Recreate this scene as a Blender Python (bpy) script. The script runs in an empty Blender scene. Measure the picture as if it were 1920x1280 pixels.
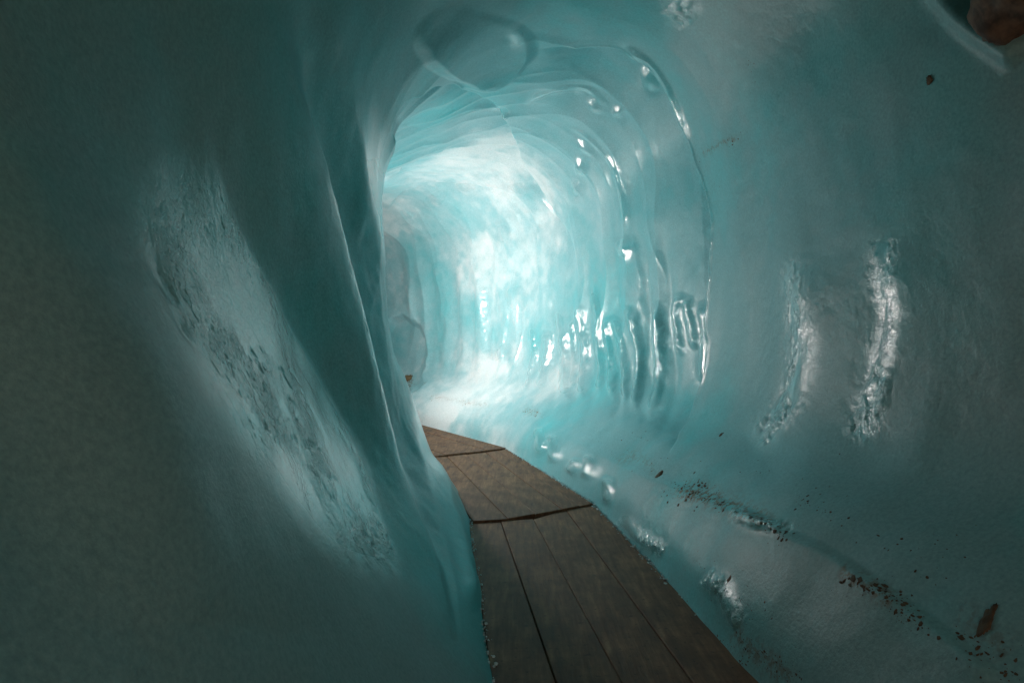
import bpy, math, random
import numpy as np
from mathutils import Vector

random.seed(7); rng = np.random.default_rng(7)
SC = bpy.context.scene
COL = SC.collection

# ------------------------------------------------------------------ camera
F, CX, CY, HC = 1173.0, 960.0, 642.0, 1.6      # focal length in pixels of the 1920 wide photograph
cam = bpy.data.cameras.new('camera'); cam.lens = 22.0; cam.sensor_width = 36.0
cam.clip_start = 0.05; cam.clip_end = 2000
cam.shift_y = 2.0 / 1920
co = bpy.data.objects.new('camera', cam); COL.objects.link(co)
co.location = (0, 0, HC); co.rotation_euler = (math.radians(90), 0, 0)
SC.camera = co

# ------------------------------------------------------------------ world: daylight outside the cave mouth behind the camera
w = bpy.data.worlds.new('World'); SC.world = w; w.use_nodes = True
nt = w.node_tree; nt.nodes.clear()
sky = nt.nodes.new('ShaderNodeTexSky'); sky.sky_type = 'NISHITA'; sky.sun_disc = False
sky.sun_elevation = math.radians(35); sky.sun_rotation = math.radians(160)
bg = nt.nodes.new('ShaderNodeBackground'); bg.inputs[1].default_value = 0.10
wo = nt.nodes.new('ShaderNodeOutputWorld')
nt.links.new(sky.outputs[0], bg.inputs[0]); nt.links.new(bg.outputs[0], wo.inputs[0])

# ------------------------------------------------------------------ grotto lamp round the bend, and two added fill lights
def area(name, loc, target, size, power, color, spread=180):
    l = bpy.data.lights.new(name, 'AREA'); l.shape = 'DISK'; l.size = size; l.energy = power; l.color = color
    l.spread = math.radians(spread)
    o = bpy.data.objects.new(name, l); COL.objects.link(o); o.location = loc
    o.rotation_euler = (Vector(target) - Vector(loc)).to_track_quat('-Z', 'Y').to_euler()
    return o
def point(name, loc, rad, power, color):
    l = bpy.data.lights.new(name, 'POINT'); l.shadow_soft_size = rad; l.energy = power; l.color = color
    o = bpy.data.objects.new(name, l); COL.objects.link(o); o.location = loc
    return o
LAMP = (-2.75, 10.2, 2.0)
area('bend_lamp', LAMP, (0.2, 11.2, 2.9), 0.35, 122, (1.0, 0.90, 0.85), 165)
point('mid_wall_fill', (-1.80, 7.75, 1.7), 0.10, 105, (1.0, 0.91, 0.87))  # added fill, brightens the middle and near right wall
area('rear_fill', (1.2, -3.2, 1.5), (0.3, 6, 2.2), 1.0, 39, (1.0, 0.69, 0.55))  # added warm fill behind the camera, lifts the dark near walls

SC.view_settings.view_transform = 'Standard'; SC.view_settings.look = 'None'
SC.view_settings.gamma = 1.0; SC.view_settings.use_curve_mapping = False
SC.view_settings.exposure = 0.16
SC.render.engine = 'CYCLES'
SC.cycles.max_bounces = 5; SC.cycles.diffuse_bounces = 4; SC.cycles.glossy_bounces = 2
SC.cycles.transmission_bounces = 2; SC.cycles.caustics_reflective = False
SC.cycles.sample_clamp_indirect = 4.0
SC.cycles.use_denoising = True; SC.cycles.use_adaptive_sampling = True; SC.cycles.adaptive_threshold = 0.02
w.cycles.sampling_method = 'NONE'

# ------------------------------------------------------------------ small helpers
def tag(o, label=None, cat=None, group=None, kind=None):
    if label: o['label'] = label
    if cat: o['category'] = cat
    if group: o['group'] = group
    if kind: o['kind'] = kind
    return o
def sm(e0, e1, x):
    t = np.clip((x - e0) / (e1 - e0), 0, 1); return t * t * (3 - 2 * t)
def ground(px, py, z=0.0):
    y = F * (HC - z) / (py - CY); return np.array([(px - CX) / F * y, y])

LAT = rng.random((40, 40, 40)).astype(np.float32)
def vnoise(P, scale):
    q = P * scale + 1000.37
    i = np.floor(q).astype(np.int64); f = q - i; f = f * f * f * (f * (f * 6 - 15) + 10)
    i0 = i % 40; i1 = (i + 1) % 40
    def L(a, b, c): return LAT[a[:, 0], b[:, 1], c[:, 2]]
    fx, fy, fz = f[:, 0], f[:, 1], f[:, 2]
    x00 = L(i0, i0, i0) * (1 - fx) + L(i1, i0, i0) * fx
    x10 = L(i0, i1, i0) * (1 - fx) + L(i1, i1, i0) * fx
    x01 = L(i0, i0, i1) * (1 - fx) + L(i1, i0, i1) * fx
    x11 = L(i0, i1, i1) * (1 - fx) + L(i1, i1, i1) * fx
    return ((x00 * (1 - fy) + x10 * fy) * (1 - fz) + (x01 * (1 - fy) + x11 * fy) * fz) * 2 - 1
def fbm(P, scale, n=3):
    r = 0; a = 1.0; t = 0
    for k in range(n):
        r = r + a * vnoise(P, scale * 2.03 ** k); t += a; a *= 0.5
    return r / t

# ------------------------------------------------------------------ materials
def nodes(name):
    m = bpy.data.materials.new(name); m.use_nodes = True; n = m.node_tree
    n.nodes.clear(); out = n.nodes.new('ShaderNodeOutputMaterial'); b = n.nodes.new('ShaderNodeBsdfPrincipled')
    n.links.new(b.outputs[0], out.inputs[0]); return m, n, b
def N(n, t, **kw):
    x = n.nodes.new(t)
    for k, v in kw.items():
        if k.startswith('i_'): x.inputs[k[2:].replace('_', ' ')].default_value = v
        else: setattr(x, k, v)
    return x
def ramp(n, src, pts):
    r = n.nodes.new('ShaderNodeValToRGB'); e = r.color_ramp.elements
    while len(e) < len(pts): e.new(0.5)
    for k, (p, c) in enumerate(pts):
        e[k].position = p; e[k].color = c if len(c) == 4 else (*c, 1)
    n.links.new(src, r.inputs[0]); return r
def mix(n, a, b, fac, mode='MIX'):
    x = n.nodes.new('ShaderNodeMix'); x.data_type = 'RGBA'; x.blend_type = mode
    for s, v in ((x.inputs[0], fac), (x.inputs[6], a), (x.inputs[7], b)):
        if hasattr(v, 'links'): n.links.new(v, s)
        else: s.default_value = v if isinstance(v, (int, float)) else (*v, 1)
    return x.outputs[2]
def math_(n, op, a, b=0.0):
    x = n.nodes.new('ShaderNodeMath'); x.operation = op
    for s, v in ((x.inputs[0], a), (x.inputs[1], b)):
        if hasattr(v, 'links'): n.links.new(v, s)
        else: s.default_value = v
    return x.outputs[0]

def ice_material():
    m, n, b = nodes('glacier_ice')
    tc = N(n, 'ShaderNodeTexCoord')
    at_p = N(n, 'ShaderNodeAttribute', attribute_name='pits')      # 0 smooth .. 1 pitted, frosted ice
    at_d = N(n, 'ShaderNodeAttribute', attribute_name='silt')      # silt worked into the ice
    at_w = N(n, 'ShaderNodeAttribute', attribute_name='wet')       # glazed melt film
    at_t = N(n, 'ShaderNodeAttribute', attribute_name='tint')      # cloudiness of the ice, plus far and fold glow put into its colour
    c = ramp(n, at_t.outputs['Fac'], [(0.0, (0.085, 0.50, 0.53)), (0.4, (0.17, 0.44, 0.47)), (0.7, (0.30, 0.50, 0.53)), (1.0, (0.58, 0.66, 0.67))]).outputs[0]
    at_f = N(n, 'ShaderNodeAttribute', attribute_name='near_haze')      # grey-brown haze over the near end, painted into the ice colour
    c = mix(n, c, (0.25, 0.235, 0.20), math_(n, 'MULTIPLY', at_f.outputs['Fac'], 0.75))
    # frost where the surface is pitted
    frost = math_(n, 'MULTIPLY', at_p.outputs['Fac'], 0.15)
    c = mix(n, c, (0.50, 0.66, 0.68), frost)
    # silt
    sn = N(n, 'ShaderNodeTexNoise', i_Scale=26.0, i_Detail=3.0, i_Roughness=0.7)
    n.links.new(tc.outputs['Object'], sn.inputs['Vector'])
    sr = ramp(n, sn.outputs[0], [(0.46, (0, 0, 0)), (0.58, (1, 1, 1))])
    sf = math_(n, 'MULTIPLY', sr.outputs[0], at_d.outputs['Fac'])
    c = mix(n, c, (0.16, 0.11, 0.055), sf)
    fn = N(n, 'ShaderNodeTexNoise', i_Scale=60.0, i_Detail=3.0, i_Roughness=0.7)
    n.links.new(tc.outputs['Object'], fn.inputs['Vector'])
    gr = ramp(n, fn.outputs[0], [(0.3, (0.72, 0.76, 0.76)), (0.7, (1.18, 1.12, 1.12))])
    c = mix(n, c, gr.outputs[0], 0.8, 'MULTIPLY')
    n.links.new(c, b.inputs['Base Color'])
    b.inputs['IOR'].default_value = 1.33
    rr = N(n, 'ShaderNodeMapRange'); rr.inputs[3].default_value = 0.40; rr.inputs[4].default_value = 0.46
    n.links.new(at_t.outputs['Fac'], rr.inputs[0])
    ro = math_(n, 'SUBTRACT', rr.outputs[0], math_(n, 'MULTIPLY', at_w.outputs['Fac'], 0.30))
    b.inputs['Subsurface Weight'].default_value = 0.35; b.inputs['Subsurface Scale'].default_value = 0.06
    b.inputs['Subsurface Radius'].default_value = (0.4, 1.0, 1.1)
    n.links.new(ro, b.inputs['Roughness'])
    n.links.new(at_w.outputs['Fac'], b.inputs['Coat Weight']); b.inputs['Coat Roughness'].default_value = 0.09
    b.inputs['Coat IOR'].default_value = 1.6
    # fine relief
    v = N(n, 'ShaderNodeTexVoronoi', i_Scale=42.0); v.feature = 'F1'
    n.links.new(tc.outputs['Object'], v.inputs['Vector'])
    vr = ramp(n, v.outputs['Distance'], [(0.0, (0, 0, 0)), (0.32, (1, 1, 1))])
    hp = math_(n, 'MULTIPLY', math_(n, 'MULTIPLY', vr.outputs[0], at_p.outputs['Fac']), 0.005)
    hf = math_(n, 'MULTIPLY', fn.outputs[0], math_(n, 'ADD', math_(n, 'MULTIPLY', at_p.outputs['Fac'], 0.006), 0.0016))
    h = math_(n, 'ADD', hp, hf)
    bp = N(n, 'ShaderNodeBump'); bp.inputs['Strength'].default_value = 1.0; bp.inputs['Distance'].default_value = 1.0
    n.links.new(h, bp.inputs['Height']); n.links.new(bp.outputs[0], b.inputs['Normal'])
    n.links.new(bp.outputs[0], b.inputs['Coat Normal'])
    return m
ICE = ice_material()

# ------------------------------------------------------------------ the tunnel: a section swept along a bending path
PATH = np.array([(1.3, -9), (1.15, -6), (1.05, -3.0), (0.88, 0), (0.72, 1.5), (0.55, 2.96), (0.38, 4.4), (0.20, 5.9),
                 (-0.20, 7.5), (-0.70, 9.17), (-1.40, 10.5), (-2.35, 11.65), (-3.7, 12.6), (-5.4, 13.2), (-8, 13.4), (-11, 13.2)])
def catmull(P, n):
    out = []; Pp = np.vstack([2 * P[0] - P[1], P, 2 * P[-1] - P[-2]])
    for i in range(1, len(Pp) - 2):
        t = np.linspace(0, 1, n, endpoint=False)[:, None]
        a, b_, c, d = Pp[i - 1], Pp[i], Pp[i + 1], Pp[i + 2]
        out.append(0.5 * (2 * b_ + (c - a) * t + (2 * a - 5 * b_ + 4 * c - d) * t ** 2 + (3 * b_ - a - 3 * c + d) * t ** 3))
    out.append(P[-1:]); return np.vstack(out)
pc = catmull(PATH, 60)
for _ in range(40): pc[1:-1] = 0.25 * pc[:-2] + 0.5 * pc[1:-1] + 0.25 * pc[2:]
seg = np.linalg.norm(np.diff(pc, axis=0), axis=1); S = np.concatenate([[0], np.cumsum(seg)])
s_of_y = lambda y: np.interp(y, pc[:780, 1], S[:780])
# ring positions
def spacing_samples():
    s0, out = 0.0, [0.0]
    sA, sB = s_of_y(0.6), s_of_y(5.0); sC = s_of_y(11.6)
    while out[-1] < S[-1]:
        s = out[-1]
        if s < sA - 1: d = 0.25
        elif s < sA: d = 0.03
        elif s < sB: d = max(0.0058, 0.0165 * ((s - sA + 0.6) / 5.0) ** 1.6)
        elif s < sC: d = 0.0145
        elif s < sC + 2.4: d = 0.022
        else: d = 0.12
        out.append(s + d)
    return np.array(out)
SS = spacing_samples()
PX = np.interp(SS, S, pc[:, 0]); PY = np.interp(SS, S, pc[:, 1])
TX = np.gradient(PX, SS); TY = np.gradient(PY, SS)
L_ = np.hypot(TX, TY); TX /= L_; TY /= L_
# section control points (u across, z up), stations given by path y
def section(kL, lower, kR, top):
    return np.array([(0.0, -0.30), (-0.50, -0.22), (-0.615, -0.02), (-0.66 - .04 * lower, 0.10), (-0.62 - 0.36 * lower, 0.42),
                     (-0.64 - 0.62 * lower, 0.85), (-1.40 * kL, 1.60), (-1.50 * kL, 2.35), (-1.44 * kL, 3.05), (-1.12 * kL, 3.70 * top),
                     (-0.55, 4.18 * top), (0.10, 4.34 * top), (0.85, 4.22 * top), (1.40 * kR, 3.65 * top), (1.57 * kR, 2.95), (1.60 * kR, 2.20),
                     (1.56 * kR, 1.45), (1.40 * kR, 0.98), (1.02 * kR, 0.66), (0.74, 0.27), (0.625, -0.02), (0.50, -0.22)])
ST = [(-99, section(1.25, 1.1, 1.0, 1.0)), (1.0, section(1.25, 1.1, 1.0, 1.0)), (3.2, section(1.13, 1.05, 1.0, 1.0)),
      (5.0, section(1.0, .92, 1.02, 1.0)), (6.2, section(1.04, .85, 1.06, 1.02)), (8.2, section(1.30, 1.3, 1.08, 1.02)), (10.0, section(1.3, 1.2, 1.08, 1.02)),
      (11.5, section(1.2, 1.1, 1.1, 1.02)), (99, section(1.2, 1.1, 1.1, 1.02))]
NA = 1000
def closed(P, n):
    m = len(P); t = np.linspace(0, 1, 40, endpoint=False)[:, None]; out = []
    for i in range(m):
        a, b_, c, d = P[i - 1], P[i], P[(i + 1) % m], P[(i + 2) % m]
        out.append(0.5 * (2 * b_ + (c - a) * t + (2 * a - 5 * b_ + 4 * c - d) * t ** 2 + (3 * b_ - a - 3 * c + d) * t ** 3))
    return np.vstack(out)
prof = [closed(p, 0) for _, p in ST]
# common angular parameter from the mean profile, sparse on the hidden floor
ref = prof[3]; dl = np.linalg.norm(np.roll(ref, -1, axis=0) - ref, axis=1)
wgt = np.where(ref[:, 1] < -0.03, 0.15, np.where(ref[:, 1] < 1.2, 1.15, 1.0))
cum = np.concatenate([[0], np.cumsum(dl * wgt)]); tt = np.linspace(0, cum[-1], NA, endpoint=False)
idx = np.interp(tt, cum, np.arange(len(cum)))
def resamp(p):
    q = np.vstack([p, p[:1]]); k = np.arange(len(q))
    return np.stack([np.interp(idx, k, q[:, 0]), np.interp(idx, k, q[:, 1])], 1)
prof = [resamp(p) for p in prof]
sy = [s_of_y(y) if -50 < y < 12 else (-1e3 if y < 0 else 1e3) for y, _ in ST]
sy[-1] = S[-1] + 50
NS = len(SS)
U = np.zeros((NS, NA)); Z = np.zeros((NS, NA))
for k in range(len(ST) - 1):
    msk = (SS >= sy[k]) & (SS < sy[k + 1])
    if not msk.any(): continue
    a, b_ = max(sy[k], -3), min(sy[k + 1], 60)
    t = np.clip((SS[msk] - a) / (b_ - a), 0, 1); t = (t * t * (3 - 2 * t) * 0.5 + t * 0.5)[:, None]
    U[msk] = prof[k][None, :, 0] * (1 - t) + prof[k + 1][None, :, 0] * t
    Z[msk] = prof[k][None, :, 1] * (1 - t) + prof[k + 1][None, :, 1] * t
_t = sm(0, 1, (S[-1] - SS) / 2.5)[:, None]; U *= _t; Z = 1.8 + (Z - 1.8) * _t
X = PX[:, None] + U * TY[:, None]; Y = PY[:, None] - U * TX[:, None]
P = np.stack([X, Y, Z], -1)
def normals(P):
    du = np.empty_like(P); du[1:-1] = P[2:] - P[:-2]; du[0] = P[1] - P[0]; du[-1] = P[-1] - P[-2]
    dv = np.roll(P, -1, axis=1) - np.roll(P, 1, axis=1)
    n = np.cross(dv, du); n /= np.linalg.norm(n, axis=-1, keepdims=True) + 1e-9
    return n
NB = normals(P)
cen = np.stack([PX, PY, np.full(NS, 2.0)], -1)[:, None, :]
if ((NB * (cen - P)).sum(-1).mean()) < 0: NB = -NB; FLIP = True
else: FLIP = False
PT = P.reshape(-1, 3)
# pixel at which each base point is seen (used only to find where on the wall each fold lies)
dep = np.maximum(PT[:, 1], 0.3)
QX = (CX + F * PT[:, 0] / dep).reshape(NS, NA); QY = (CY - F * (PT[:, 2] - HC) / dep).reshape(NS, NA)
SG = np.broadcast_to(SS[:, None], (NS, NA))
NB[:] = NB
_wp = np.stack([PT[:, 0], PT[:, 1], PT[:, 2]], -1)
QX = QX + 5.0 * fbm(_wp, 3.0, 3).reshape(NS, NA); QY = QY + 5.0 * fbm(_wp + 31, 3.0, 3).reshape(NS, NA)
left = (U < -0.3) | ((U < 0.0) & (Z > 3)); front = PY[:, None] > 0.7
s_sil = s_of_y(5.9)
maskL = ((U < 0.0) & front & (SG < s_sil + 0.9) & (SG > s_of_y(0.7))).astype(float)
# right wall and everything beyond the inner bend that is seen past it
beyond = (SG > s_of_y(0.9)) & (front) & ~((U < -0.2) & (SG < s_of_y(8.5)) & (Z < 3.4))

H = np.zeros((NS, NA))      # inward displacement, metres
PITS = np.zeros((NS, NA)); SILT = np.zeros((NS, NA)); WET = np.zeros((NS, NA))

def dist_poly(pts, m, signed=False):
    """distance in pixels from the base points in mask m to a polyline, side sign, and the fraction along it"""
    qx, qy = QX[m], QY[m]; best = np.full(qx.shape, 1e9); sg = np.zeros_like(best); fr = np.zeros_like(best)
    P_ = np.array(pts, float); ln = np.linalg.norm(np.diff(P_, axis=0), axis=1); cl = np.concatenate([[0], np.cumsum(ln)])
    for i in range(len(P_) - 1):
        a, b_ = P_[i], P_[i + 1]; d = b_ - a; L2 = d @ d
        t = np.clip(((qx - a[0]) * d[0] + (qy - a[1]) * d[1]) / L2, 0, 1)
        dx = qx - a[0] - t * d[0]; dy = qy - a[1] - t * d[1]; dd = np.hypot(dx, dy)
        u = dd < best
        best = np.where(u, dd, best); cr = d[0] * dy - d[1] * dx
        sg = np.where(u, np.sign(cr), sg); fr = np.where(u, (cl[i] + t * ln[i]) / cl[-1], fr)
    return best, sg, fr
def smooth_poly(pts, n=8):
    return catmull(np.array(pts, float), n)
def region(pts, pad, base):
    p = np.array(pts); x0, y0 = p.min(0) - pad; x1, y1 = p.max(0) + pad
    return base & (QX > x0) & (QX < x1) & (QY > y0) & (QY < y1)
def ridge(pts, wpx, amp, base, taper=0.18, wet=0.0, flat=False, pits=0.0):
    pts = smooth_poly(pts); m = region(pts, wpx * 4 + 6, base)
    if not m.any(): return
    d, s, f = dist_poly(pts, m)
    e = sm(0, taper, f) * sm(0, taper, 1 - f)
    g = (1 - sm(wpx * 0.6, wpx * 1.6, d)) if flat else np.exp(-(d / wpx) ** 2)
    H[m] += amp * g * e
    if wet: WET[m] = np.maximum(WET[m], wet * np.exp(-(d / (wpx * 1.5)) ** 2) * e)
    if pits: PITS[m] = np.maximum(PITS[m], pits * np.exp(-(d / (wpx * 1.5)) ** 2) * e)
def step(pts, amp, wpx, decay, base, side=1, taper=0.12, wet=0.0):
    """on one side of the line the ice jumps by amp over wpx pixels and eases back over decay pixels"""
    pts = smooth_poly(pts); m = region(pts, decay * 2.2, base)
    if not m.any(): return
    d, s, f = dist_poly(pts, m); sd = d * s * side
    e = sm(0, taper, f) * sm(0, taper, 1 - f) * (1 - sm(decay * 1.1, decay * 2.0, d))
    H[m] += amp * sm(-wpx, wpx, sd) * np.exp(-np.maximum(sd, 0) / decay) * e
    if wet: WET[m] = np.maximum(WET[m], wet * np.exp(-(d / 10) ** 2) * e)
def bump(cx, cy, rx, ry, amp, base, ang=0.0, wet=1.0, p=2.0):
    m = base & (abs(QX - cx) < 3 * max(rx, ry)) & (abs(QY - cy) < 3 * max(rx, ry))
    c, s = math.cos(math.radians(ang)), math.sin(math.radians(ang))
    dx, dy = QX[m] - cx, QY[m] - cy
    r = np.hypot((dx * c + dy * s) / rx, (-dx * s + dy * c) / ry)
    H[m] += amp * np.exp(-r ** p)
    if wet: WET[m] = np.maximum(WET[m], wet * np.exp(-(r / 1.3) ** 2))
def paint(A, pts, wpx, val, base, taper=0.1):
    pts = smooth_poly(pts); m = region(pts, wpx * 3, base)
    if not m.any(): return
    d, s, f = dist_poly(pts, m); e = sm(0, taper, f) * sm(0, taper, 1 - f)
    A[m] = np.maximum(A[m], val * np.exp(-(d / wpx) ** 2) * e)

SOFT = np.maximum(np.maximum(sm(-.7, -.15, U), sm(3.0, 3.6, Z)), sm(s_of_y(7.6), s_of_y(9.3), SG)) * sm(s_of_y(.7), s_of_y(1.3), SG)
RB = SOFT > 0; H0 = H.copy()

# the two swellings of the inner wall just behind the bend, which shade part of the far wall
for cz, rz, am in ():
    dd = ((P[..., 0] + 1.95) ** 2 + (P[..., 1] - 9.2) ** 2) / .42 ** 2 + ((P[..., 2] - cz) / rz) ** 2
    H += am * np.exp(-dd) * (U < -0.3)
TINT = np.clip(0.5 + 0.7 * fbm(PT, 0.8, 5) + 0.15 * fbm(PT + 7, 7.0, 3), 0, 1).reshape(NS, NA)
TINT = np.clip(TINT + 0.38 * sm(s_of_y(7.0), s_of_y(10.0), SG) - 0.10 - 0.30 * sm(s_of_y(2.2), s_of_y(3.2), SG) * (1 - sm(s_of_y(5.6), s_of_y(6.5), SG)) * (U < -0.2) * (1 - sm(3.0, 4.0, Z)), 0, 1)  # painted glow: paler ice towards the lit far end, stronger teal on left folds
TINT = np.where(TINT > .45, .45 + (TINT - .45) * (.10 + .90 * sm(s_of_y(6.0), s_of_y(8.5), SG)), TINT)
# broad natural unevenness
warp = np.stack([PT[:, 0], PT[:, 1], PT[:, 2] * 0.45], -1)
H += (0.07 * fbm(warp, 0.55, 2) + 0.020 * fbm(warp + 9, 1.9, 2) + 0.0022 * fbm(PT + 5, 9.0, 2)).reshape(NS, NA)

H0 = H.copy()
NEAR_HAZE = np.clip((1 - sm(s_of_y(1.3), s_of_y(4.6), SG)) * .58 + .35 * sm(2.2, 4.0, Z) * (1 - sm(s_of_y(3.5), s_of_y(6.5), SG)) + .30 * fbm(PT + 41, 1.1, 4).reshape(NS, NA) * (1 - sm(s_of_y(3.5), s_of_y(6.5), SG)), 0, 1)  # painted haze: greys the ice colour of the near walls and upper corners
# ---- left wall: rows of knots (pixel x, inward height in m) across the folds
ky = np.array([-200, 0, 170, 300, 390, 480, 560, 640, 720, 800, 880, 960, 1060, 1200, 1400], float)
def row(*v): return np.interp(np.arange(len(ky)), np.arange(len(ky)), np.array(v, float))
V0 = row(330, 340, 355, 375, 405, 450, 500, 545, 592, 640, 675, 700, 745, 790, 830)
C1 = row(470, 490, 515, 548, 560, 580, 605, 632, 655, 690, 725, 765, 812, 850, 880)
V1 = row(520, 535, 560, 590, 612, 632, 652, 672, 696, 722, 752, 790, 832, 865, 890)
C2 = row(600, 620, 640, 655, 668, 688, 705, 720, 738, 762, 788, 816, 846, 872, 895)
amp0 = row(.02, .06, .12, .16, .20, .23, .25, .26, .27, .27, .26, .22, .16, .06, 0)
amp1 = row(0, .01, .06, .11, .14, .15, .15, .15, .14, .12, .09, .06, .03, .0, 0)
amp2 = row(0, .02, .05, .09, .12, .13, .13, .12, .11, .09, .07, .04, .02, .0, 0)
m = maskL > 0
qx, qy = QX[m], QY[m]
v0, c1, v1, c2 = (np.interp(qy, ky, a) for a in (V0, C1, V1, C2))
a0, a1, a2 = (np.interp(qy, ky, a) for a in (amp0, amp1, amp2))
h = np.zeros(qx.size)
h += .46 * a0 * sm(v0 - 800, v0 - 400, qx) * (1 - sm(v0 - 480, v0 + 16, qx))
h += 1.3 * a1 * sm(v0, c1, qx) * (1 - sm(c1 - 4, v1, qx) * .95)
h += 1.15 * a2 * sm(v1, c2, qx) * (1 - .7 * sm(c2 - 6, c2 + 60, qx))
h *= (1 - sm(c2 + 50, c2 + 240, qx)) * sm(0.0, 0.45, -U[m])
H[m] += h
TINT[m] -= .22 * (1 - sm(v0 - 60, v0, qx)) * np.clip(TINT[m] - .35, 0, 1) / .3
# pitted, frosted bands of the left wall
def band(lo, hi, val, soft=30):
    l = np.interp(qy, ky, lo); r = np.interp(qy, ky, hi)
    return val * sm(l - soft, l + soft, qx) * (1 - sm(r - 6, r + 10, qx))
pb = band(V0 - row(60, 70, 100, 130, 160, 200, 250, 270, 290, 290, 250, 190, 110, 60, 30), V0, 1.0, 95) * sm(250, 420, qy) * (1 - sm(1000, 1120, qy))
pb = np.maximum(pb, band(C1 - 8, V1, 0.7, 10) * sm(300, 400, qy) * (1 - sm(880, 980, qy)))
pbw = pb.copy(); NEAR_HAZE[m] *= 1 - .8 * pbw
pc2 = sm(c2 - 10, c2 + 2, qx) * (1 - sm(c2 + 40, c2 + 80, qx)) * sm(150, 320, qy) * (1 - sm(880, 980, qy)); pbw = np.maximum(pbw, .6 * pc2); pb = np.maximum(pb, .25 * pc2)
pb *= np.clip(.62 + 1.2 * vnoise(PT.reshape(NS, NA, 3)[m], 2.6), .12, 1)
PITS[m] = np.maximum(PITS[m], pb); WET[m] = np.maximum(WET[m], .75 * pbw)
tmpP = PT.reshape(NS, NA, 3)[m]
# streaky pits running with the folds
st = np.stack([(qx - v0) * 0.15, qy * 0.055, np.zeros_like(qx)], -1)
n1 = vnoise(st, 1.0); n2 = vnoise(st, 2.3)
H[m] -= pb * 0.010 * np.maximum(n1 + 0.6 * n2 - 0.45, 0)
# deep pocket at the left
bump(245, 545, 24, 50, -0.016, m, ang=-30, wet=0, p=2)
bump(270, 640, 14, 34, -0.009, m, ang=-30, wet=0, p=2)
# little foot of ice beside the boards
ridge([(800, 850), (822, 900), (845, 960), (872, 1040), (893, 1150)], 16, 0.05, m)

HLEFT = H - H0; HB = H.copy()
# ---- right side and roof
R1 = [(1010, 92), (1080, 88), (1160, 98), (1215, 135), (1262, 205), (1298, 300), (1326, 390), (1328, 480), (1321, 600), (1319, 680), (1290, 765), (1245, 855)]
step(R1, -0.17, 3, 75, RB, side=1)
ridge(R1, 3.5, 0.025, RB, wet=0.6)
R1b = [(1180, 90), (1225, 130), (1262, 190), (1290, 260)]
ridge(R1b, 5, 0.022, RB, wet=1)
R2 = [(722, 300), (740, 215), (790, 170), (850, 158), (917, 186), (955, 240), (985, 310), (1036, 388), (1067, 440), (1092, 520)]
step(R2, -0.15, 3, 58, RB, side=1)
R3 = [(722, 345), (780, 303), (850, 279), (905, 287), (960, 312), (1003, 352), (1040, 405), (1056, 450)]
step(R3, -0.12, 3, 50, RB, side=1)
R4 = [(722, 405), (745, 370), (800, 352), (870, 350), (940, 365), (990, 410), (1003, 480), (1010, 560)]
step(R4, -0.09, 3, 36, RB, side=1)
ridge([(985, 195), (1015, 178), (1060, 172), (1105, 182), (1140, 212)], 5, 0.02, RB, wet=1)
ridge([(1060, 235), (1100, 258), (1140, 300), (1168, 365), (1180, 440)], 5, 0.02, RB, wet=1)
# natural fluting all along the deeper tunnel
ph = (SG + 0.28 * fbm(PT, 0.8, 2).reshape(NS, NA) - 0.10 * np.sin(np.clip(Z, 0, 3) * 2.1)) / 0.40
fl = (1 - np.abs(np.sin(np.pi * ph))) ** 2.0
fm = sm(s_of_y(6.0), s_of_y(7.0), SG) * np.clip(0.55 + 1.3 * fbm(PT + 50, 0.9, 2).reshape(NS, NA), 0, 1)
H += fm * fl * (0.024 * sm(0.75, 1.2, Z) * (1 - sm(2.4, 3.0, Z)) + 0.015 * sm(2.4, 3.0, Z)) * (1 - .85 * sm(960, 1000, QX) * (1 - sm(1310, 1330, QX)) * sm(500, 560, QY))
ph2 = (SG + 0.5 * fbm(PT + 80, 0.6, 2).reshape(NS, NA)) / 0.83
H += 0.026 * (1 - np.abs(np.sin(np.pi * ph2))) ** 1.6 * sm(s_of_y(4.5), s_of_y(6.5), SG) * sm(1.2, 2.0, Z)
WET += 0.35 * fm * fl
# scalloped ribs
RIBS = [([(996, 605), (1002, 640), (1004, 669), (996, 701), (984, 741)], 4, .030),
        ([(1027, 615), (1030, 664), (1022, 699), (1008, 740)], 8, .035),
        ([(1043, 570), (1052, 603), (1058, 640), (1063, 680), (1060, 720), (1053, 762)], 8, .035),
        ([(1078, 590), (1080, 660), (1078, 706), (1071, 740)], 4, .020),
        ([(1090, 560), (1093, 617), (1099, 650), (1094, 692), (1088, 760)], 5, .035),
        ([(1113, 530), (1123, 582), (1123, 640), (1127, 701), (1118, 750)], 6, .035),
        ([(1149, 590), (1142, 622), (1146, 664), (1151, 706), (1146, 755)], 5, .035),
        ([(1146, 590), (1160, 615), (1168, 650), (1174, 687), (1174, 715), (1164, 760)], 5, .035),
        ([(1181, 570), (1191, 617), (1198, 664), (1195, 711), (1184, 768)], 5, .040),
        ([(1225, 560), (1229, 617), (1228, 687), (1219, 734), (1204, 778)], 7, .040),
        ([(1270, 545), (1254, 577), (1257, 617), (1263, 670)], 6, .035),
        ([(1272, 552), (1280, 600), (1288, 655)], 6, .035),
        ([(1296, 560), (1302, 640), (1292, 720)], 7, .02)]
for p_, w_, a_ in RIBS: ridge(p_, w_ * 1.25, a_ * 1.4, RB, wet=.9, pits=.3)
# valleys between them run on upward
for x0 in (1040, 1075, 1110, 1160, 1210, 1245):
    ridge([(x0 - 25, 400), (x0 - 5, 480), (x0, 560), (x0 + 6, 660), (x0 - 2, 760), (x0 - 30, 830)], 8, -0.022, RB, taper=.35)
for x0, a_ in ((775, .03), (800, .05), (838, .055), (872, .06), (905, .08), (945, .06), (968, .05)):
    ridge([(x0 - 18, 470), (x0 - 2, 560), (x0, 640), (x0 - 6, 700), (x0 - 16, 745)], 10, a_, RB, taper=.3, wet=.5)
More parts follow.
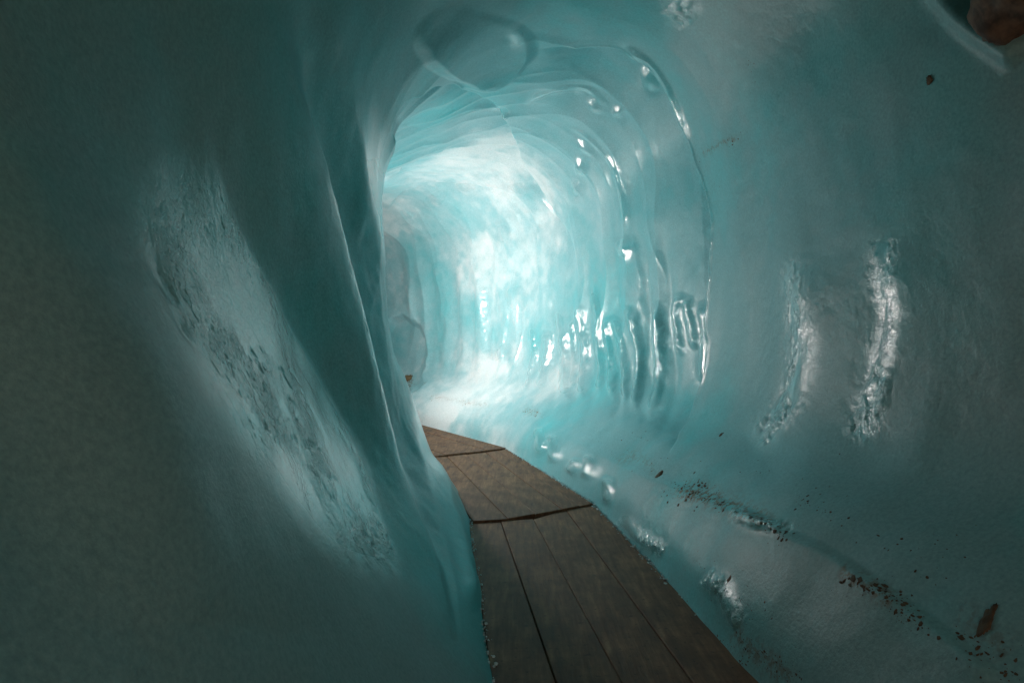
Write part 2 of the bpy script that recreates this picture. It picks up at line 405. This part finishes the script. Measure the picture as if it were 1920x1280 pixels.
# wet blobs
for cx, cy, rx, ry, a_, an in [(968, 62, 14, 12, .05, 30), (940, 210, 14, 10, .05, 30), (1112, 205, 15, 9, .045, 30), (1152, 216, 9, 9, .04, 0),
                               (1100, 278, 16, 9, .045, 35), (1092, 312, 10, 14, .045, 0), (1086, 350, 9, 16, .045, 0), (1082, 95, 14, 10, .04, 20),
                               (1205, 168, 12, 20, .05, -20), (1176, 466, 14, 17, .06, -20), (972, 560, 20, 24, .05, 0), (815, 378, 24, 10, .045, -20),
                               (975, 362, 30, 10, .045, 10), (870, 356, 20, 10, .035, 0), (940, 440, 14, 18, .04, 0), (930, 665, 22, 12, .03, 0),
                               (1190, 105, 20, 10, .04, 40), (955, 660, 14, 16, .03, 0)]:
    bump(cx, cy, rx, ry, a_ * .62, RB, an, wet=1)
# dark pocket at the far left of the bend
QX0, QY0 = QX, QY
QX = QX + 12 * fbm(PT + 77, 1.6, 3).reshape(NS, NA); QY = QY + 16 * fbm(PT + 97, 1.6, 3).reshape(NS, NA)
m3 = RB & (abs(QX - 765) < 90) & (abs(QY - 660) < 120)
rr = np.hypot((QX[m3] - 758) / 47, (QY[m3] - 668) / 78)
H[m3] -= 0.17 * (1 - sm(0.74, 1.0, rr))
m3 = RB & (abs(QX - 740) < 120) & (abs(QY - 520) < 140)
rr = np.hypot((QX[m3] - 728) / 60, (QY[m3] - 520) / 88)
H[m3] -= 0.10 * (1 - sm(0.3, 1.0, rr))
QX, QY = QX0, QY0
# ledge above the boards, right
ledge = [(860, 765), (950, 768), (1010, 790), (1100, 830), (1180, 868), (1240, 893), (1330, 930), (1430, 975), (1520, 1020), (1640, 1090), (1760, 1175), (1900, 1290)]
step(ledge, 0.03, 14, 120, RB, side=1, taper=.05)
for x0, y0, x1, y1 in ((1010, 800, 1020, 860), (1035, 810, 1040, 870), (1110, 850, 1095, 900), (1135, 890, 1130, 950), (1085, 860, 1065, 890)):
    ridge([(x0, y0), ((x0 + x1) / 2 + 3, (y0 + y1) / 2), (x1, y1)], 10, .03, RB, wet=.8, taper=.3, pits=.4)
# near right wall: two standing swells with pitted, glazed crests
G1 = [(1490, 470), (1495, 540), (1508, 620), (1500, 700), (1470, 770), (1400, 825)]
G2 = [(1668, 430), (1662, 520), (1672, 600), (1655, 690), (1630, 780), (1608, 850)]
G3 = [(1245, -30), (1270, 10), (1300, 45)]
G4 = [(1370, 955), (1430, 985), (1510, 1000)]
G5 = [(1320, 1080), (1370, 1120), (1400, 1180)]
G6 = [(1160, 965), (1200, 1005), (1245, 1040)]
for g, w_, a_ in ((G1, 30, .040), (G2, 27, .028), (G3, 26, .05), (G4, 14, .02), (G5, 20, .02), (G6, 14, .02)):
    if g in (G1, G2, G3): (step(g, a_, w_, 90, RB, side=-1, taper=.25) if g is not G3 else None)
    else: ridge(g, w_, a_, RB, taper=.3)
    paint(PITS, g, w_ * .95, 1.0, RB); paint(WET, g, w_ * .85, 1.0, RB)
ridge([(1760, -40), (1790, 0), (1845, 55), (1925, 112)], 26, .05, RB, taper=.1, pits=.1)
bump(1400, 150, 120, 120, .06, RB, wet=0)
# hanging lobe of the roof
m2 = RB & (abs(QX - 880) < 260) & (abs(QY - 85) < 200)
rr = np.hypot((QX[m2] - 888 + 9 * np.sin(QY[m2] / 23.)) / 116, (QY[m2] - 82 + 7 * np.sin(QX[m2] / 31.)) / 72)
ins = 1 - sm(0.80, 1.10, rr)
H[m2] = H[m2] * (1 - ins) + (HB[m2] + 0.35 * (H[m2] - HB[m2])) * ins
H[m2] += 0.105 * np.clip((QY[m2] - 5) / 150, 0, 1) ** 1.3 * (1 - sm(0.80, 1.06, rr))
# silt lines
for g, w_, v_ in (([(1260, 915), (1330, 930), (1430, 975), (1470, 1000)], 20, 1.0), ([(1590, 1085), (1640, 1105), (1700, 1145)], 18, .8),
                  ([(1150, 870), (1190, 850), (1240, 890)], 12, .35), ([(1310, 290), (1350, 270), (1390, 260)], 7, .6),
                  ([(800, 745), (870, 752), (920, 760)], 5, .25), ([(985, 772), (1010, 776)], 8, .5), ([(752, 708), (770, 712)], 9, 1.0),
                  ([(1380, 1180), (1440, 1235), (1500, 1290)], 22, .6), ([(1800, 1150), (1850, 1180), (1900, 1230)], 30, .35),
                  ([(1310, 330), (1322, 400)], 8, .3), ([(800, 805), (900, 830), (960, 850)], 4, .35)):
    paint(SILT, g, w_, v_, RB)

H = HB + (H - HB) * SOFT
PITS *= np.clip(0.45 + 1.5 * fbm(PT * np.array([1, 1, .6]) + 3, 7.0, 3).reshape(NS, NA), 0, 1)
SILT *= 1.0
PITS = np.maximum(PITS, .12 * np.clip(fbm(PT + 61, 1.3, 4).reshape(NS, NA) * 1.6, 0, 1) * (1 - sm(s_of_y(6), s_of_y(8), SG)))
# pitting as real relief
pn = fbm(PT, 16, 2).reshape(NS, NA)
H -= PITS * 0.012 * np.maximum(pn, 0)
H += PITS * sm(-.2, .6, U) * (0.016 * fbm(PT + 4, 14.0, 2) + .010 * fbm(PT + 8, 38.0, 1)).reshape(NS, NA)

P = P + NB * H[..., None]
NRM = normals(P); NRM = -NRM if FLIP else NRM
print('inward', ((NRM * (cen - P)).sum(-1) > 0).mean())
# where each finished point is seen, for placing the bits frozen into the wall
dep = np.maximum(P[..., 1], .3); QX2 = CX + F * P[..., 0] / dep; QY2 = CY - F * (P[..., 2] - HC) / dep

def grid_object(name, a0, a1):
    cols = np.arange(a0, a1 + 1) % NA; nv = len(cols)
    V = P[:, cols].reshape(-1, 3)
    i, j = np.meshgrid(np.arange(NS - 1), np.arange(nv - 1), indexing='ij')
    q = (i * nv + j).ravel(); Fc = np.stack([q, q + 1, q + nv + 1, q + nv], 1)
    k = len(Fc) // 2; fn = np.cross(V[Fc[k, 1]] - V[Fc[k, 0]], V[Fc[k, 2]] - V[Fc[k, 0]])
    if fn @ NRM[:, cols].reshape(-1, 3)[Fc[k, 0]] < 0: Fc = Fc[:, ::-1]
    me = bpy.data.meshes.new(name)
    me.vertices.add(len(V)); me.vertices.foreach_set('co', V.astype(np.float32).ravel())
    me.loops.add(Fc.size); me.loops.foreach_set('vertex_index', Fc.astype(np.int32).ravel())
    me.polygons.add(len(Fc)); me.polygons.foreach_set('loop_start', np.arange(0, Fc.size, 4, dtype=np.int32))
    me.update(calc_edges=True)
    me.polygons.foreach_set('use_smooth', np.ones(len(Fc), bool))
    for an, A in (('pits', PITS), ('silt', SILT), ('wet', WET), ('tint', TINT), ('near_haze', NEAR_HAZE)):
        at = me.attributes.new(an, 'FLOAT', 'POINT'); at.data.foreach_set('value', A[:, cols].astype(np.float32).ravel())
    me.normals_split_custom_set_from_vertices(NRM[:, cols].reshape(-1, 3).astype(np.float32))
    me.materials.append(ICE)
    o = bpy.data.objects.new(name, me); COL.objects.link(o); return tag(o, kind='structure')
u_, z_ = prof[3][:, 0], prof[3][:, 1]
iL = int(np.argmax((z_ > -0.03) & (u_ < 0))); iT = int(np.argmax((z_ > 3.75) & (u_ < 0)))
iR = int(np.argmax((z_ < 3.7) & (u_ > 0) & (np.arange(NA) > iT))); iF = int(np.argmax((z_ < -0.03) & (u_ > 0) & (np.arange(NA) > iR)))
grid_object('ice_wall_left', iL, iT); grid_object('ice_ceiling', iT, iR); grid_object('ice_wall_right', iR, iF); grid_object('ice_floor', iF, iL + NA)

# ------------------------------------------------------------------ boards
def wood_material():
    m, n, b = nodes('worn_board')
    tc = N(n, 'ShaderNodeTexCoord'); at = N(n, 'ShaderNodeObjectInfo')
    mp = N(n, 'ShaderNodeMapping'); mp.inputs['Scale'].default_value = (9, 1.0, 9)
    n.links.new(tc.outputs['Object'], mp.inputs[0])
    g = N(n, 'ShaderNodeTexNoise', i_Scale=3.0, i_Detail=7.0, i_Roughness=0.65); n.links.new(mp.outputs[0], g.inputs['Vector'])
    s = N(n, 'ShaderNodeTexNoise', i_Scale=2.6, i_Detail=6.0, i_Roughness=0.7); n.links.new(tc.outputs['Object'], s.inputs['Vector'])
    c = ramp(n, g.outputs[0], [(0.3, (0.09, 0.038, 0.016)), (0.55, (0.21, 0.103, 0.050)), (0.75, (0.35, 0.19, 0.095))]).outputs[0]
    sr = ramp(n, s.outputs[0], [(0.42, (0.45, 0.42, 0.40)), (0.58, (1, 1, 1))])
    c = mix(n, c, sr.outputs[0], 0.75, 'MULTIPLY')
    sp = N(n, 'ShaderNodeTexNoise', i_Scale=30.0, i_Detail=3.0); n.links.new(tc.outputs['Object'], sp.inputs['Vector'])
    spr = ramp(n, sp.outputs[0], [(0.30, (0.25, 0.22, 0.2)), (0.38, (1, 1, 1))]); c = mix(n, c, spr.outputs[0], 0.8, 'MULTIPLY')
    rv = ramp(n, at.outputs['Random'], [(0, (0.82, 0.82, 0.80)), (1, (1.0, 0.98, 0.95))]); c = mix(n, c, rv.outputs[0], 1.0, 'MULTIPLY')
    n.links.new(c, b.inputs['Base Color']); b.inputs['Roughness'].default_value = 0.7
    bp = N(n, 'ShaderNodeBump'); bp.inputs['Strength'].default_value = 0.5; bp.inputs['Distance'].default_value = 0.008
    n.links.new(g.outputs[0], bp.inputs['Height']); n.links.new(bp.outputs[0], b.inputs['Normal'])
    return m
WOOD = wood_material()
def prism(name, quad, z0, z1, mat, parent=None, bev=0.004, jag=0.0):
    """board from a plan quad (near-left, near-right, far-right, far-left) with chamfered top edges"""
    q = np.array(quad, float); c = q.mean(0)
    def inset(d):
        out = []
        for k in range(4):
            a, b_, p = q[k - 1], q[(k + 1) % 4], q[k]
            e1 = (a - p) / np.linalg.norm(a - p); e2 = (b_ - p) / np.linalg.norm(b_ - p)
            out.append(p + (e1 + e2) * d)
        return np.array(out)
    lo, up = q, inset(bev)
    V = [(*p, z0) for p in lo] + [(*p, z1 - bev) for p in lo] + [(*p, z1) for p in up]
    V = [(x - c[0], y - c[1], z - (z1 if parent is None else 0)) for x, y, z in V]
    Fs = [(3, 2, 1, 0)] + [(k, (k + 1) % 4, 4 + (k + 1) % 4, 4 + k) for k in range(4)] + [(4 + k, 4 + (k + 1) % 4, 8 + (k + 1) % 4, 8 + k) for k in range(4)] + [(8, 9, 10, 11)]
    me = bpy.data.meshes.new(name); me.from_pydata(V, [], Fs); me.update(); me.materials.append(mat)
    o = bpy.data.objects.new(name, me); COL.objects.link(o)
    if parent:
        o.parent = parent; o.location = (c[0] - parent.location.x, c[1] - parent.location.y, -parent.location.z)
    return o
def boardwalk(label, near, far, z, group, th=0.04, gap=0.006, joist=True):
    """near / far: lists of plan points across the walk, one more than there are boards"""
    c = (np.mean(near, 0) + np.mean(far, 0)) / 2
    e = bpy.data.objects.new('boardwalk', None); COL.objects.link(e); e.location = (c[0], c[1], z - th); tag(e, label, 'boardwalk', group)
    n = len(near) - 1
    for k in range(n):
        a, b_, c_, d = (np.array(v) for v in (near[k], near[k + 1], far[k + 1], far[k]))
        g = gap / 2
        ab = (b_ - a) / np.linalg.norm(b_ - a); dc = (c_ - d) / np.linalg.norm(c_ - d)
        dz = 0.004 * (k % 2) * (1 if k else 0)
        prism('plank', (a + ab * g, b_ - ab * g, c_ - dc * g, d + dc * g), z - th, z + dz, WOOD, e)
    if joist:
        A, B = np.array(near[0]), np.array(near[-1]); C, D = np.array(far[-1]), np.array(far[0])
        for t in (0.02, 0.35, 0.65, 0.97):
            p, q = A + (D - A) * t, B + (C - B) * t; dr = (D - A) / np.linalg.norm(D - A) * 0.03
            prism('joist', (p - dr, q - dr, q + dr, p + dr), z - th - 0.10, z - th - 0.001, WOOD, e)
    return e
GRP = 'sections of the wooden boardwalk'
# section 1: from behind the camera to the first joint; edge lines through measured points, left pair and right pair staggered
f1 = [ground(878, 979), ground(939, 977), ground(1000, 973), ground(1061, 955), ground(1112, 944)]
n1 = [ground(x, 1280) for x in (923, 1043, 1167, 1300, 1435)]
def ext(n_, f_, y): d = f_ - n_; return n_ + d * ((y - n_[1]) / d[1])
near1 = [ext(a, b_, -2.2) for a, b_ in zip(n1, f1)]
left_far = [f1[0], f1[1], f1[2]]
far_a = f1[:3]
r0 = ext(n1[2], f1[2], ground(998, 962)[1]); far_b = [r0, ext(n1[3], f1[3], ground(1050, 955)[1]), f1[4]]
bw = boardwalk('nearest boardwalk section, four long worn boards running out of the bottom of the picture', near1, [f1[0], f1[1], f1[2], far_b[1], far_b[2]], 0.0, GRP)
# section 2
Z2 = 0.022
vp2 = 617
def line2(x943, py, z=Z2): return ground(vp2 + (x943 - vp2) * (py - 630) / 313.0, py, z)
xs = [861, 924, 980, 1039, 1080, 1112]
near2 = [line2(xs[0], 976), line2(xs[1], 972), line2(xs[2], 963), line2(xs[3], 954), line2(xs[4], 948), line2(xs[5], 943)]
far2 = [line2(xs[0], 858), line2(xs[1], 856), line2(xs[2], 852), line2(xs[3], 848), line2(xs[4], 845), line2(xs[5], 841)]
boardwalk('middle boardwalk section of brown boards between the two cross joints, just before the bend', near2, far2, Z2, GRP)
# section 3, turning left behind the wall
a0_, b0_ = far2[0], far2[-1]; dr3 = np.array([-0.552, 0.834])
near3 = [a0_ + (b0_ - a0_) * t + dr3 * 0.012 for t in (0, .25, .5, .75, 1)]
far3r = ground(783, 797); far3l = far3r + (near3[0] - near3[-1]) * 1.0
far3 = [far3l + (far3r - far3l) * t for t in (0, .25, .5, .75, 1)]
boardwalk('farthest boardwalk section, lit brightest, turning left behind the ice wall', near3, far3, Z2 + 0.008, GRP)
dr4 = np.array([-0.78, 0.62]); near4 = [p + dr4 * 0.012 for p in far3]
far4 = [p + dr4 * 2.4 for p in far3]

# ------------------------------------------------------------------ silt, grit and stones frozen into the ice
VIS = (SOFT > .3) & (((P - np.array([0, 0, HC])) * NRM).sum(-1) < 0) & (SG > s_of_y(1.0))
vi = np.flatnonzero(VIS.ravel()); vx = QX2.ravel()[vi]; vy = QY2.ravel()[vi]; vd = P.reshape(-1, 3)[vi, 1]
ok = (vx > -60) & (vx < 1990) & (vy > -60) & (vy < 1340); vi = vi[ok]; vx = vx[ok]; vy = vy[ok]; vd = vd[ok]
cell = {}; key = (vx // 20).astype(int) * 1000 + (vy // 20).astype(int); od = np.argsort(key, kind='stable'); ks = key[od]
def surf(px, py):
    kx, ky_ = int(px // 20), int(py // 20); c = []
    for a in (-1, 0, 1):
        for b_ in (-1, 0, 1):
            k = (kx + a) * 1000 + ky_ + b_; l, r = np.searchsorted(ks, [k, k + 1]); c.append(od[l:r])
    c = np.concatenate(c)
    if len(c) == 0: return None, None
    d = np.hypot(vx[c] - px, vy[c] - py) + 2.0 * (vd[c] - vd[c].min()); k = vi[c[np.argmin(d)]]
    return P.reshape(-1, 3)[k], NRM.reshape(-1, 3)[k]
def dirt_mat(name, ca, cb):
    m, n, b = nodes(name); tc = N(n, 'ShaderNodeTexCoord'); t = N(n, 'ShaderNodeTexNoise', i_Scale=22.0, i_Detail=4.0)
    n.links.new(tc.outputs['Object'], t.inputs['Vector']); r = ramp(n, t.outputs[0], [(.35, ca), (.65, cb)])
    n.links.new(r.outputs[0], b.inputs['Base Color']); b.inputs['Roughness'].default_value = .8; return m
GRIT = dirt_mat('wet_silt', (0.045, 0.028, 0.014), (0.11, 0.07, 0.035)); OCHRE = dirt_mat('ochre_silt', (0.11, 0.07, 0.03), (0.24, 0.16, 0.08))
ROCK = dirt_mat('brown_rock', (0.05, 0.03, 0.02), (0.16, 0.09, 0.055))
ICO_V = np.array([(0, 0, 1), (.894, 0, .447), (.276, .851, .447), (-.724, .526, .447), (-.724, -.526, .447), (.276, -.851, .447),
                  (.724, .526, -.447), (-.276, .851, -.447), (-.894, 0, -.447), (-.276, -.851, -.447), (.724, -.526, -.447), (0, 0, -1)])
ICO_F = [(0, 1, 2), (0, 2, 3), (0, 3, 4), (0, 4, 5), (0, 5, 1), (1, 6, 2), (2, 7, 3), (3, 8, 4), (4, 9, 5), (5, 10, 1), (2, 6, 7), (3, 7, 8), (4, 8, 9), (5, 9, 10), (1, 10, 6), (11, 7, 6), (11, 8, 7), (11, 9, 8), (11, 10, 9), (11, 6, 10)]
def frame(nrm):
    a = np.cross(nrm, (0, 0, 1.0)); a /= np.linalg.norm(a) + 1e-9; b_ = np.cross(nrm, a); return a, b_, nrm
def chips(name, mat, spots, label=None):
    V, Fs = [], []
    for px, py, r in spots:
        p, n_ = surf(px, py)
        if p is None: continue
        a, b_, c = frame(n_); sc = rng.uniform(.5, 1.5, 2); v = ICO_V * rng.uniform(.6, 1.3, (12, 1))
        th = rng.uniform(0, 6.28); x = v[:, 0] * math.cos(th) - v[:, 1] * math.sin(th); y = v[:, 0] * math.sin(th) + v[:, 1] * math.cos(th)
        w_ = p + (x[:, None] * a * sc[0] + y[:, None] * b_ * sc[1] + v[:, 2:3] * c * .35) * r
        o_ = len(V); V += [tuple(q) for q in w_]; Fs += [tuple(i + o_ for i in f) for f in ICO_F]
    me = bpy.data.meshes.new(name); me.from_pydata(V, [], Fs); me.update(); me.materials.append(mat)
    o = bpy.data.objects.new(name, me); COL.objects.link(o); return o
def scatter(pts, spread, n_, r0, r1):
    q = smooth_poly(pts); out = []
    for _ in range(n_):
        k = rng.integers(0, len(q)); c = q[k] + rng.normal(0, 1, 2) * spread * (1, .8)
        out.append((c[0], c[1], r0 + (r1 - r0) * rng.random() ** 3))
    return out
sp = scatter([(1265, 918), (1300, 915), (1340, 932)], 18, 150, .002, .014) + scatter([(1300, 925), (1380, 955), (1440, 985), (1470, 1005)], 9, 120, .002, .012)
sp += scatter([(1480, 930), (1500, 940), (1560, 955)], 10, 26, .002, .009) + scatter([(1590, 1085), (1640, 1105), (1690, 1135), (1720, 1170)], 14, 150, .002, .013)
sp += scatter([(1150, 850), (1200, 820), (1215, 860), (1190, 880)], 16, 60, .002, .010) + scatter([(1400, 870), (1480, 880), (1550, 960), (1700, 1010), (1780, 1060)], 40, 70, .002, .008)
sp += scatter([(1290, 1060), (1370, 1090), (1430, 1170), (1420, 1250)], 22, 70, .002, .006) + scatter([(1380, 1190), (1440, 1235), (1490, 1275)], 14, 90, .002, .007)
sp += scatter([(1800, 1190), (1850, 1230), (1910, 1260)], 22, 60, .002, .010) + scatter([(1310, 300), (1350, 272), (1388, 258)], 6, 40, .002, .009)
sp += scatter([(1310, 330), (1322, 360), (1345, 345)], 8, 20, .002, .006) + scatter([(1405, 110), (1410, 150), (1412, 190)], 6, 10, .003, .008)
sp += scatter([(1200, 900), (1240, 890), (1260, 920)], 10, 16, .002, .008) + scatter([(1150, 1010), (1230, 1080), (1330, 1190), (1400, 1240)], 9, 90, .003, .009)
tag(chips('silt_flecks', GRIT, sp), 'scattered dark brown silt flecks frozen along the ledge of the right ice wall', 'silt', kind='stuff')
_q = None
sp = scatter([(985, 770), (1000, 774), (1015, 780)], 5, 24, .006, .016) + scatter([(800, 745), (850, 750), (915, 762)], 3, 26, .005, .012)
sp += scatter([(800, 803), (860, 818), (950, 842)], 2.5, 40, .005, .016) + scatter([(752, 705), (765, 712), (762, 722)], 5, 34, .008, .026)
tag(chips('ochre_flecks', OCHRE, sp), 'ochre silt crumbs on the pale ice at the far end of the boardwalk', 'silt', kind='stuff')
def clump(name, label, cat, px, py, rx, ry, n_, mat, ang=0, group=None):
    """one irregular lump built of a bent chain of merged blobs lying on the wall"""
    p, nr = surf(px, py); a, b_, c = frame(nr); sc = p[1] / F
    me = bpy.data.meshes.new(name); V, Fs = [], []
    R_, S_ = 24, 48; ca, sa = math.cos(math.radians(ang)), math.sin(math.radians(ang))
    D = np.array([(math.sin(math.pi * i / R_) * math.cos(2 * math.pi * j / S_), math.sin(math.pi * i / R_) * math.sin(2 * math.pi * j / S_), math.cos(math.pi * i / R_)) for i in range(R_ + 1) for j in range(S_)])
    D = D[:, [2, 0, 1]]; rk = .4 if mat is ROCK else 1.0; K = 1 + rk * (.55 * fbm(D + n_ * 7, 1.3, 2) + .40 * fbm(D + n_ * 3, 3.7, 3))
    for (x, y, z), k in zip(D, K):
        x, y, z = x * rx * sc * k, y * ry * sc * k, z * min(rx, ry) * sc * (.85 if mat is ROCK else .32) * k
        x, y = x * ca - y * sa, x * sa + y * ca
        V.append(tuple(x * a + y * b_ + z * c))
    for i in range(R_):
        for j in range(S_): Fs.append((i * S_ + j, i * S_ + (j + 1) % S_, (i + 1) * S_ + (j + 1) % S_, (i + 1) * S_ + j))
    me.from_pydata(V, [], Fs); me.update(); me.materials.append(mat)
    for pl in me.polygons: pl.use_smooth = True
    o = bpy.data.objects.new(name, me); COL.objects.link(o); o.location = p; return tag(o, label, cat, group)
clump('dirt_clump', 'dark brown dirt clump standing on the ledge above the small white glint', 'dirt clump', 1237, 889, 7, 12, 1.3, GRIT, 25)
clump('dirt_clump', 'long brown smear of dirt low on the ice at the bottom right corner', 'dirt clump', 1850, 1165, 10, 32, 2.6, GRIT, 8)
clump('dirt_clump', 'small ochre dirt patch in the shaded pocket at the far left of the bend', 'dirt clump', 764, 710, 9, 11, .6, OCHRE)
clump('dirt_clump', 'small dark speck of dirt alone on smooth ice below the left bright streak', 'dirt clump', 1352, 815, 4, 5, 3.1, GRIT)
clump('dirt_clump', 'small brown dirt clump beside the boardwalk edge below the ledge', 'dirt clump', 1367, 1085, 4, 8, 4.2, GRIT, 10)
clump('stone', 'lone dark pebble stuck high on the right ice wall', 'stone', 1743, 150, 8, 9, 2.1, GRIT)
clump('rock', 'brown rock bared behind a pale ice lip in the top right corner', 'rock', 1915, -12, 92, 78, 1.9, ROCK, 35)

# ------------------------------------------------------------------ crumbs of ice lying along both edges of the boards
def crumbs():
    V, Fs = [], []
    edges = [(near1[0], f1[0], 1), (near1[-1], f1[-1], -1), (near2[0], far2[0], 1), (near2[-1], far2[-1], -1), (near3[-1], far3[-1], -1)]
    for a, b_, sd in edges:
        d = (b_ - a) / np.linalg.norm(b_ - a); nrm = np.array([d[1], -d[0]]) * sd; L = np.linalg.norm(b_ - a)
        for _ in range(int(L * 75)):
            t = rng.random() * L; p = a + d * t + nrm * (rng.random() ** 2.5 * .045 - .012)
            if p[1] < .8: continue
            r = .003 + .009 * rng.random() ** 2.5; v = ICO_V * rng.uniform(.6, 1.3, (12, 1)) * r
            o_ = len(V); z = Z2 * (p[1] > 6.2) + r * .5
            V += [(q[0] + p[0], q[1] + p[1], q[2] * .8 + z) for q in v]; Fs += [tuple(i + o_ for i in f) for f in ICO_F]
    me = bpy.data.meshes.new('ice_crumbs'); me.from_pydata(V, [], Fs); me.update()
    m, n, b = nodes('crumb_ice'); b.inputs['Base Color'].default_value = (.42, .56, .58, 1); b.inputs['Roughness'].default_value = .35
    me.materials.append(m); o = bpy.data.objects.new('ice_crumbs', me); COL.objects.link(o)
    tag(o, 'crumbs of broken ice lying along the edges of the boardwalk', 'ice crumbs', kind='stuff')
crumbs()
